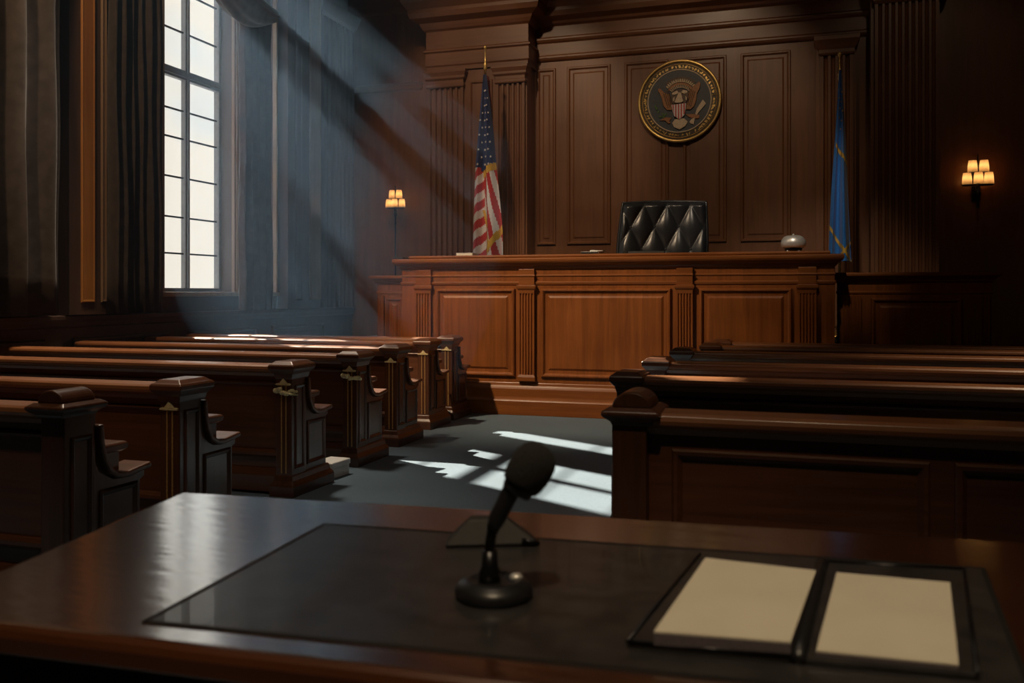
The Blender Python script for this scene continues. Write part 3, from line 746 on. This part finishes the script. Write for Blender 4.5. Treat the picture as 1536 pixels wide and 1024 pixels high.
for k in range(n):
    a0 = 2*PI*k/n
    if rnd.random() < .05: continue
    for q in range(rnd.choice((2, 3, 3))):              # worn, unreadable raised characters
        da = rnd.uniform(-.035, .035); r0 = R*(.79+rnd.uniform(0, .015)); r1 = R*(.855+rnd.uniform(-.03, .01)); db = da+rnd.uniform(-.03, .03)
        if q == 2: r0 = r1 = R*rnd.uniform(.8, .85); da, db = -.03, .03
        p0_ = Vector((r0*math.cos(a0+da), 0, r0*math.sin(a0+da))); p1_ = Vector((r1*math.cos(a0+db), 0, r1*math.sin(a0+db)))
        d = (p1_-p0_).normalized(); nn = Vector((-d.z, 0, d.x))*.006
        lt.add([p0_+nn+Vector((0,-.05,0)), p1_+nn+Vector((0,-.05,0)), p1_-nn+Vector((0,-.05,0)), p0_-nn+Vector((0,-.05,0)),
                p0_+nn+Vector((0,-.062,0)), p1_+nn+Vector((0,-.062,0)), p1_-nn+Vector((0,-.062,0)), p0_-nn+Vector((0,-.062,0))],
               [(0,1,2,3),(4,5,6,7),(0,1,5,4),(1,2,6,5),(2,3,7,6),(3,0,4,7)])
lt.build('raised_lettering', 'gold', sl)
def plate(name, pts, mat, y0=.056, y1=.075, parent=None, bevel=.004):
    return MB().prism([pp(*p) for p in pts], 'y', -y1, -y0).build(name, mat, parent or sl, bevel=bevel)
lwing = [(330,365),(355,368),(390,410),(440,430),(452,500),(466,530),(470,592),(420,588),(385,548),(366,470),(348,420),(328,390)]
rwing = [(735,322),(752,340),(746,385),(716,440),(712,500),(692,560),(652,597),(610,592),(614,535),(636,500),(628,430),(662,390),(700,352)]
for wg in (lwing, rwing):
    o = plate('wing', wg, 'brown', y1=.085)
    ft = MB(); cxm = sum(p[0] for p in wg)/len(wg)
    for k in range(4):
        pts = []
        for q in range(6):
            yy = 420+q*30; xx = (385+q*9 if wg is lwing else 695-q*8)+k*(15 if wg is lwing else -15)
            pts.append((*pp(xx, yy-10*k),))
        ft.tube([(a, -.086, b) for a, b in pts], .006, 6)
    ft.build('feathers', 'dbrown', o)
def band(name, c, ra, rb, a0, a1, mat, n_=24, y1=.07, sy=1.0):
    out = [(c[0]+ra*math.cos(a0+(a1-a0)*k/n_), c[1]-sy*ra*math.sin(a0+(a1-a0)*k/n_)) for k in range(n_+1)]
    inn = [(c[0]+rb*math.cos(a1+(a0-a1)*k/n_), c[1]-sy*rb*math.sin(a1+(a0-a1)*k/n_)) for k in range(n_+1)]
    return plate(name, out+inn, mat, y1=y1, bevel=.002)
C0 = (552, 470)
band('crest_band', C0, 212, 190, .78, PI-.78, 'dbrown', sy=1.0); 
fe = MB()
for k in range(15):
    a = .72+(PI-1.44)*k/14; 
    x, y = C0[0]+158*math.cos(a), C0[1]-158*math.sin(a); x2, y2 = C0[0]+190*math.cos(a), C0[1]-190*math.sin(a)
    p, q = pp(x, y), pp(x2, y2); fe.tube([(p[0],-.066,p[1]),(q[0],-.07,q[1])], [.017,.012], 6)
fe.build('crest_feathers', 'cream', sl)
band('crest_band', C0, 152, 128, .6, PI-.6, 'brown', y1=.075)
f2 = MB()
for k in range(13):
    a = .7+(PI-1.4)*k/12
    x, y = C0[0]+108*math.cos(a), C0[1]-100*math.sin(a); x2, y2 = C0[0]+134*math.cos(a), C0[1]-134*math.sin(a)
    p, q = pp(x, y), pp(x2, y2); f2.tube([(p[0],-.066,p[1]),(q[0],-.078,q[1])], [.012,.007], 6)
f2.build('crest_feathers', 'cream', sl)
plate('head', [(462,420),(500,392),(590,388),(630,415),(628,500),(600,528),(480,530),(460,500)], 'dbrown', y1=.08)
plate('brow', [(470,420),(520,398),(540,425),(500,440),(472,440)], 'cream', .08, .092); plate('brow', [(560,420),(580,395),(625,408),(622,428),(590,436)], 'cream', .08, .092)
plate('cheek', [(478,470),(500,455),(492,500),(478,505)], 'cream', .08, .088); plate('cheek', [(600,455),(618,470),(618,500),(606,500)], 'cream', .08, .088)
plate('beak', [(545,415),(560,425),(584,512),(560,524),(515,524),(496,514),(525,450)], 'cream', .08, .11)
sp = [(465,540),(612,530),(606,595),(594,650),(545,690),(492,655),(474,595)]
shd = plate('shield', sp, 'fwhite', .06, .1)
for k in range(5):
    xa = 475+k*27.5; 
    zb_ = [640,668,686,672,640][k]
    plate('red_stripe', [(xa,541-k*2),(xa+13,540-k*2),(xa+13,zb_),(xa,zb_-(6 if k<2 else -2))] if k else [(xa-2,541),(xa+13,540),(xa+15,648),(xa+8,615)], 'sred', .1, .104, shd, 0)
plate('tail', [(470,722),(500,684),(590,680),(626,715),(602,760),(545,790),(488,764)], 'cream', .06, .085)
for (x, y, a, ln) in ((312,560,1.9,48),(330,600,1.0,40),(375,625,1.9,42),(402,630,.6,40),(350,650,.2,40),(300,540,1.3,36),(385,655,.3,36)):
    lf = [(x+ln*.5*math.cos(a)*q-ln*w_*math.sin(a), y-ln*.5*math.sin(a)*q-ln*w_*math.cos(a)) for q, w_ in ((-1,0),(-.4,.24),(.3,.22),(1,0),(.3,-.22),(-.4,-.24))]
    plate('olive_leaf', lf, 'olive', .056, .07, bevel=.002)
plate('claw', [(345,690),(400,658),(466,668),(442,700),(456,722),(430,726),(398,690)], 'brown', .056, .078)
plate('claw', [(600,640),(680,642),(742,655),(736,688),(690,690),(640,672)], 'brown', .056, .078)
plate('arrow_bundle', [(775,503),(806,545),(735,628),(712,660),(700,640),(715,590)], 'cream', .056, .08)
plate('fletching', [(640,722),(664,690),(698,678),(686,746),(662,742)], 'cream', .056, .08)

# ------------------------------------------------------------------ lamps
def lamp(root, sc, zl, stem_to, depth):
    k = sc
    spots = [(-.125,0,0),(0,-.035,0),(.125,0,0),(-.062,.0,.155),(.07,.0,.155)]
    for (x, y, z) in spots:
        zz = zl+z*k
        sh = MB()
        pr = [(.060*k,zz),(.058*k,zz+.05*k),(.053*k,zz+.1*k),(.046*k,zz+.145*k)]
        n_ = 20; vs = []; fs = []
        for r_, z_ in pr:
            for q in range(n_): vs.append((x*k+r_*math.cos(2*PI*q/n_), y*k+r_*math.sin(2*PI*q/n_), z_))
        for i in range(3):
            for q in range(n_): fs.append((i*n_+q, i*n_+(q+1)%n_, i*n_+n_+(q+1)%n_, i*n_+n_+q))
        s_ = sh.add(vs, fs).build('shade', 'shade', root, smooth=True)
        MB().lathe([(0,-.022*k),(.014*k,-.016*k),(.02*k,0),(.014*k,.018*k),(0,.026*k)], (x*k, y*k, zz+.075*k), 10).build('bulb', 'bulb', s_, smooth=True)
        MB().tube([(x*k, y*k, zz+.005*k), (x*k, y*k, zz+.055*k)], .008*k, 8).build('candle_socket', 'blackm', s_)
    MB().tube([(.175*k*math.cos(2*PI*q/32), .07*k*math.sin(2*PI*q/32), zl-.012) for q in range(32)], .008, 6, True).build('ring', 'blackm', root, smooth=True)
    MB().tube([(-.1*k,0,zl+.15*k),(.11*k,0,zl+.15*k)], .007, 6).build('crossbar', 'blackm', root)
    MB().tube([(-.17*k,0,zl-.012),(.17*k,0,zl-.012)], .008, 6).build('crossbar', 'blackm', root)
    MB().lathe([(0,zl-.3*k),(.014*k,zl-.3*k),(.02*k,zl-.28*k),(.014*k,zl-.25*k),(.018*k,zl-.16*k),(.04*k,zl-.12*k),(.022*k,zl-.1*k),(.03*k,zl-.03*k),(.02*k,zl-.005*k),(.01*k,zl+.32*k),(.006*k,zl+.38*k),(0,zl+.385*k)], n=14).build('stem', 'blackm', root, smooth=True)
    if stem_to is not None:
        MB().tube([(0,0,stem_to+.03),(0,0,zl-.27*k)], .013, 10).build('pole', 'blackm', root)
        MB().lathe([(0,stem_to),(.16,stem_to),(.165,stem_to+.02),(.03,stem_to+.05),(.0,stem_to+.06)], n=24).build('base', 'blackm', root, smooth=True)
    if depth:
        MB().box(-.05*k, .05*k, depth-.02, depth, zl-.2*k, zl+.25*k).build('wall_plate', 'blackm', root, bevel=.006)
        MB().tube([(0,0,zl-.08*k),(0,depth,zl-.08*k)], .012, 8).build('arm', 'blackm', root)
q = PY(593, 311, 14.45)
fl = thing('floor_lamp', 'tall thin lamp with five lit shades left of the fluted pilasters', 'lamp', (q.x, 14.45, 0))
lamp(fl, 1.0, q.z, 0.9, None)
q2 = PY(1467, 276, 14.62)
ws_ = thing('wall_sconce', 'wall sconce with five lit shades on the dark wall at right', 'lamp', (q2.x, 14.62, 0))
lamp(ws_, 1.15, q2.z, None, .18)

# ------------------------------------------------------------------ foreground table
TZ = 0.93
A = PZ(273, 737, TZ); B = PZ(1536, 812, TZ); Cn = PZ(0, 935, TZ); Dn = PZ(640, 1009, TZ); E = PZ(0, 855, TZ)
dirf = (B-A); dirn = (Dn-Cn); dirl = (E-A)
FR = A+dirf*(1.75/ (B-A).length * 1.75)                 # far right corner, beyond the frame
def isect(p, d, q, e):
    den = d.x*e.y-d.y*e.x; t_ = ((q.x-p.x)*e.y-(q.y-p.y)*e.x)/den; return p+d*t_
NL = isect(A, dirl, Cn, dirn); NR = Cn+dirn*((FR.x-Cn.x)/dirn.x)
tb = thing('counsel_table', 'dark polished wooden table with a leather writing inlay in front', 'table', (0, 1.7, 0))
Tt = lambda p: (p[0], p[1]-1.7, p[2])
quad = [A, FR, NR, NL]
cen = sum((Vector(p) for p in quad), Vector())/4
def off(o): 
    r = []
    for k in range(4):
        p = quad[k]; a = quad[k-1]; b = quad[(k+1)%4]
        d1 = (p-a).normalized(); d2 = (b-p).normalized()
        n1 = Vector((d1.y,-d1.x,0)); n2 = Vector((d2.y,-d2.x,0))
        if n1.dot(p-cen) < 0: n1 = -n1
        if n2.dot(p-cen) < 0: n2 = -n2
        bis = (n1+n2).normalized(); r.append(p+bis*(o/max(.3, bis.dot(n1))))
    return r
def qstack(prof, name, mat, bevel=0):
    m = MB(Tt); vs = []; fs = []
    for o, z in prof: vs += [(p.x, p.y, z) for p in off(o)]
    for k in range(len(prof)-1):
        for j in range(4): fs.append((k*4+j, k*4+(j+1)%4, k*4+4+(j+1)%4, k*4+4+j))
    n_ = len(prof)*4; fs += [(3,2,1,0), (n_-4,n_-3,n_-2,n_-1)]
    return m.add(vs, fs).build(name, mat, tb, bevel=bevel)
qstack([(-.02,TZ-.05),(.006,TZ-.05),(.008,TZ-.046),(.008,TZ-.02),(.004,TZ-.008),(-.004,TZ-.001),(-.012,TZ)], 'tabletop', 'table', .003)
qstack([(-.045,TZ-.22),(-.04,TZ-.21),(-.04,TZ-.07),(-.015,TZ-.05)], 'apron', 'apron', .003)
for p, n_ in zip(off(-.1), range(4)):
    MB(Tt).stack(p.x-.045, p.x+.045, p.y-.045, p.y+.045, [(-.01,0),(0,.04),(-.012,.1),(.005,.5),(.005,TZ-.2)]).build('leg', 'table', tb, bevel=.006)
ia, ib = PZ(487, 787, TZ), PZ(218, 933, TZ)
ir = PZ(900, 815, TZ); ib2 = PZ(640, 975, TZ)
fd = (ir-ia).normalized(); nd = (ib2-ib).normalized()
ie = ia+fd*((.36-ia.x)/fd.x); inr = ib+nd*((.31-ib.x)/nd.x)
iq = [ia, ie, inr, ib]
MB(Tt).prism([(p.x, p.y) for p in iq], 'z', TZ-.004, TZ+.002).build('leather_inlay', 'inlay', tb)
g = MB(Tt)
for k in range(4):
    a, b = iq[k], iq[(k+1)%4]; d = (b-a).normalized(); n_ = Vector((-d.y, d.x, 0))*.0045
    g.add([(*(a+n_-d*.004).xy, TZ+.0032),(*(b+n_+d*.004).xy, TZ+.0032),(*(b-n_+d*.004).xy, TZ+.0032),(*(a-n_-d*.004).xy, TZ+.0032),
           (*(a+n_-d*.004).xy, TZ-.003),(*(b+n_+d*.004).xy, TZ-.003),(*(b-n_+d*.004).xy, TZ-.003),(*(a-n_-d*.004).xy, TZ-.003)],
          [(0,1,2,3),(7,6,5,4),(0,1,5,4),(1,2,6,5),(2,3,7,6),(3,0,4,7)])
g.build('inlay_border', 'groove', tb)
TS = TZ+.003

# microphone
mb_ = PZ(741, 893, TS)
dm = (mb_-Vector((0,0,H))).length
mic = thing('gooseneck_microphone', 'black gooseneck microphone with a foam head on a round base on the table', 'microphone', mb_)
rg = Vector((CT, ST, 0)); up = Vector((0,0,1)); fw = Vector((-ST, CT, 0))
dd = (mb_.x*-ST+mb_.y*CT); pxm = dd/F
def mp(px, py, f=0.0):                 # metres in the mic's own upright plane
    return rg*((px-741)*pxm)+up*((893-py)*pxm*1.0)+fw*f
r = 59*pxm
MB().lathe([(0,0),(r*.97,0),(r,.004),(r,.014),(r*.9,.024),(r*.7,.031),(r*.62,.032),(r*.56,.028),(r*.2,.028),(0,.03)], n=48).build('base', 'black', mic, smooth=True)
MB().lathe([(0,.026),(.012,.026),(.013,.033),(.008,.037),(0,.038)], tuple(rg*.042+fw*.012), 16).build('talk_button', 'chrome', mic, smooth=True)
MB().lathe([(0,.026),(.021,.026),(.021,.045),(.016,.055),(.014,.085),(0,.085)], (-.008*CT,-.008*ST,0), 20).build('stem_socket', 'blackm', mic, smooth=True)
path = [mp(734,845), mp(734,825), mp(736,808), mp(740,790), mp(745,775,.0)]
gp = []
for i in range(len(path)-1):
    for k in range(12): gp.append(path[i].lerp(path[i+1], k/12))
MB().tube(gp+[path[-1]], [.0105 if k % 2 else .0085 for k in range(len(gp)+1)], 12).build('flexible_neck', 'blackm', mic, smooth=True)
MB().tube([mp(738,797), mp(745,778), mp(757,755), mp(768,733), mp(778,716)], [.011,.0165,.0165,.018,.021], 18).build('mic_tube', 'black', mic, smooth=True)
c0, c1 = mp(772,726), mp(806,672)
ax = (c1-c0).normalized()
def lath_axis(m, prof, o, ax_, n=28):
    u_ = ax_.orthogonal().normalized(); v_ = ax_.cross(u_); vs = []; fs = []
    for rr, z in prof:
        for k in range(n): vs.append(o+ax_*z+(u_*math.cos(2*PI*k/n)+v_*math.sin(2*PI*k/n))*rr)
    for i in range(len(prof)-1):
        for k in range(n): fs.append((i*n+k, i*n+(k+1)%n, i*n+n+(k+1)%n, i*n+n+k))
    fs += [tuple(range(n-1,-1,-1)), tuple(range((len(prof)-1)*n, len(prof)*n))]
    return m.add(vs, fs)
hr = 34*pxm; Lh = 74*pxm; hc = mp(778,731)
prof = [(hr*.6,0),(hr*.82,Lh*.04),(hr*.93,Lh*.15),(hr*.99,Lh*.33),(hr*1.0,Lh*.5),(hr*.95,Lh*.68),(hr*.82,Lh*.82),(hr*.6,Lh*.93),(hr*.3,Lh*.985),(0.001,Lh)]
lath_axis(MB(), prof, hc, ax).build('foam_windscreen', 'foam', mic, smooth=True)
lath_axis(MB(), [(hr*.5,-.012),(hr*.68,-.010),(hr*.72,.0),(hr*.72,.008),(hr*.5,.01)], hc, ax).build('collar', 'black', mic, bevel=.002)

# wedge console behind the microphone
wq = PZ(737, 820, TS)
dw = wq.x*-ST+wq.y*CT; pw = dw/F
wd = thing('desk_console', 'low black wedge-shaped console lying on the table behind the microphone', 'console', wq, TH+.07)
def wx(px): return (px-737)*pw
hb = 40*pw
m = MB()
loops = [[(wx(668),-.0,0),(wx(807),-.0,0),(wx(803),.07,0),(wx(672),.07,0)],
         [(wx(668),-.0,.006),(wx(807),-.0,.008),(wx(803),.07,.008),(wx(672),.07,.006)],
         [(wx(703),.028,hb*.9),(wx(763),.028,hb*.9),(wx(760),.05,hb),(wx(708),.05,hb)]]
vs = [p for l in loops for p in l]; fs = [(3,2,1,0),(8,9,10,11)]
for k in range(2):
    for j in range(4): fs.append((k*4+j, k*4+(j+1)%4, k*4+4+(j+1)%4, k*4+4+j))
m.add(vs, fs).build('housing', 'matte', wd, bevel=.004)
MB().tube([(wx(783),-.002,.014),(wx(800),-.003,.009),(wx(807),.0,.006),(wx(806),.03,.008)], .005, 8).build('edge_trim', 'blackm', wd, smooth=True)

# folder with two stacks of paper
fz = TS
f0, f1, f2_, f3 = PZ(1050,838,fz), PZ(1446,862,fz), PZ(1466,1020,fz), PZ(941,972,fz)
fc = (f0+f1+f2_+f3)/4
fo = thing('open_folder', 'open black folder lying on the table at right, under the paper', 'folder', fc)
top = (f0+f1)/2; bot = PZ(1206, 993, fz)
m0 = f0.lerp(f1, .47)
def slab(name, pts, z0, z1, mat, parent, o, bevel=.003):
    return MB().prism([(p.x-o.x, p.y-o.y) for p in pts], 'z', z0, z1).build(name, mat, parent, bevel=bevel)
slab('cover', [f0, f0.lerp(f1,.46), f3.lerp(f2_,.49), f3], 0, .010, 'inlay', fo, fc)
slab('cover', [f0.lerp(f1,.5), f1, f2_, f3.lerp(f2_,.53)], 0, .010, 'inlay', fo, fc)
sp0, sp1 = f0.lerp(f1,.48), f3.lerp(f2_,.51)
MB().tube([(p.x-fc.x, p.y-fc.y, .007) for p in (sp0.lerp(sp1,k/6) for k in range(7))], .012, 10).build('spine', 'black', fo, smooth=True)
ed = MB()
for a, b in ((f0, f3), (f3, f3.lerp(f2_,.49)), (f0.lerp(f1,.5), f1), (f1, f2_)):
    ed.tube([(a.x-fc.x,a.y-fc.y,.011),(b.x-fc.x,b.y-fc.y,.011)], .0035, 8)
ed.build('raised_edge', 'blackm', fo, smooth=True)
zp = fz+.011; zt_ = zp+.022
q = [PZ(x, y, zt_) for x, y in ((1058,836),(1224,855),(1186,962),(981,946))]
qc = sum(q, Vector())/4
pd = thing('paper_pad', 'thick pad of blank cream paper on the left half of the open folder', 'paper pad', (qc.x, qc.y, zp))
slab('pages', q, 0, .019, 'edge', pd, qc, 0)
slab('top_sheet', q, .019, .022, 'paper', pd, qc, 0)
zt2 = zp+.009
q = [PZ(x, y, zt2) for x, y in ((1255,858),(1425,873),(1438,996),(1224,975))]
qc = sum(q, Vector())/4
pd = thing('paper_pad', 'thin pad of blank cream paper on the right half of the open folder', 'paper pad', (qc.x, qc.y, zp))
slab('pages', q, 0, .0065, 'edge', pd, qc, 0)
slab('top_sheet', q, .0065, .009, 'paper', pd, qc, 0)

# ------------------------------------------------------------------ haze
hm = bpy.data.materials.new('sunlit_haze'); hm.use_nodes = True; nt = hm.node_tree
nt.nodes.remove(nt.nodes['Principled BSDF'])
vs_ = nt.nodes.new('ShaderNodeVolumeScatter'); vs_.inputs['Color'].default_value = (0.42, 0.68, 1.0, 1); vs_.inputs['Density'].default_value = 0.014; vs_.inputs['Anisotropy'].default_value = 0.55
lk(nt, vs_, 0, nt.nodes['Material Output'], 'Volume')
M['haze'] = hm
hb_ = MB(lambda p: (max(XL+.03, -7.1+4.4*p[0]), min(YB-.1, 10.6+3.9*p[1]), max(.02, 2.9+4.2*p[2])))
hb_.lathe([(math.sin(PI*k/24)+1e-4, -math.cos(PI*k/24)) for k in range(25)], n=48)
hz = hb_.build('haze', 'haze', smooth=True); hz['kind'] = 'stuff'
tag(hz, 'bluish haze hanging in the sunbeams by the tall window', 'haze')

# ------------------------------------------------------------------ light
w = bpy.data.worlds.new('world'); SC.world = w; w.use_nodes = True; nt = w.node_tree
bg = nt.nodes['Background']
tc = nt.nodes.new('ShaderNodeTexCoord'); n1 = nt.nodes.new('ShaderNodeTexNoise'); n1.inputs['Scale'].default_value = 5; n1.inputs['Detail'].default_value = 3
lk(nt, tc, 'Generated', n1, 'Vector')
rp = ramp(nt, [(0.35, (0.62, 0.72, 0.82)), (0.5, (0.86, 0.80, 0.72))])
lk(nt, n1, 'Fac', rp, 'Fac'); lk(nt, rp, 'Color', bg, 'Color'); bg.inputs['Strength'].default_value = 1.22
def sun(d, e, col):
    l = bpy.data.lights.new('sun', 'SUN'); l.energy = e; l.color = col; l.angle = math.radians(.7)
    o = bpy.data.objects.new('sun', l); COL.objects.link(o); o.rotation_euler = Vector(d).to_track_quat('-Z', 'Y').to_euler(); o.location = (-20, 20, 15)
sun((1, -.56, -.82), 23, (1.0, .9, .76))
def spot(loc, to, e, col, ang, blend=.6, rad=.15):  # unseen spots without fixtures, most added to brighten single things
    l = bpy.data.lights.new('unseen_spot', 'SPOT'); l.energy = e; l.color = col; l.spot_size = math.radians(ang); l.spot_blend = blend; l.shadow_soft_size = rad
    o = bpy.data.objects.new('unseen_spot', l); COL.objects.link(o); o.location = loc
    o.rotation_euler = (Vector(to)-Vector(loc)).to_track_quat('-Z', 'Y').to_euler()
WARM = (1.0, .74, .48)
spot((-6.2, 5.2, 7.8), (-3.0, 10.7, 1.2), 2900, WARM, 38, 1.0)
spot((-4.6, 8.5, 8.0), (-5.0, 14.8, 3.6), 560, WARM, 46)
spot((-1.5, 8.5, 8.0), (-2.0, 14.8, 3.6), 370, WARM, 48)
spot((1.6, 9.0, 8.0), (1.9, 14.8, 3.2), 50, WARM, 50)  # added to lift the right pilasters
spot((-3.2, 9.5, 8.0), (-3.9, 13.3, 2.9), 950, (1, .85, .7), 17, 1.0)  # added to brighten the striped flag
spot((-.6, 5.5, 8.0), (-.08, 11.9, 2.55), 900, (1, .82, .62), 25, .7)  # added to brighten the blue flag and the bell
spot((-6.0, 4.2, 7.6), (-7.7, 8.0, 3.6), 450, (1, .66, .36), 60)
spot((0.0, -1.0, 7.5), (-.4, 1.6, .9), 800, (1, .76, .48), 36, 1.0)
spot((3.4, 7.6, 8.0), (3.4, 6.6, 0), 1500, (1, .74, .48), 62, 1.0, .4)  # added to brighten the right pew rails
spot((-6.2, 7.5, 8.0), (-6.0, 5.2, 0), 2300, (1, .8, .6), 62, 1.0, .4)  # added to brighten the left pew rails
spot((-1.5, 3.0, 8.0), (-1.5, 5.0, 0), 110, (1, .8, .6), 110, 1.0, .4)  # added as weak general fill
spot((-3.4, 1.0, 8.0), (-3.6, 3.7, .6), 330, (1, .78, .55), 36, 1.0)  # added to lift the domed left pew
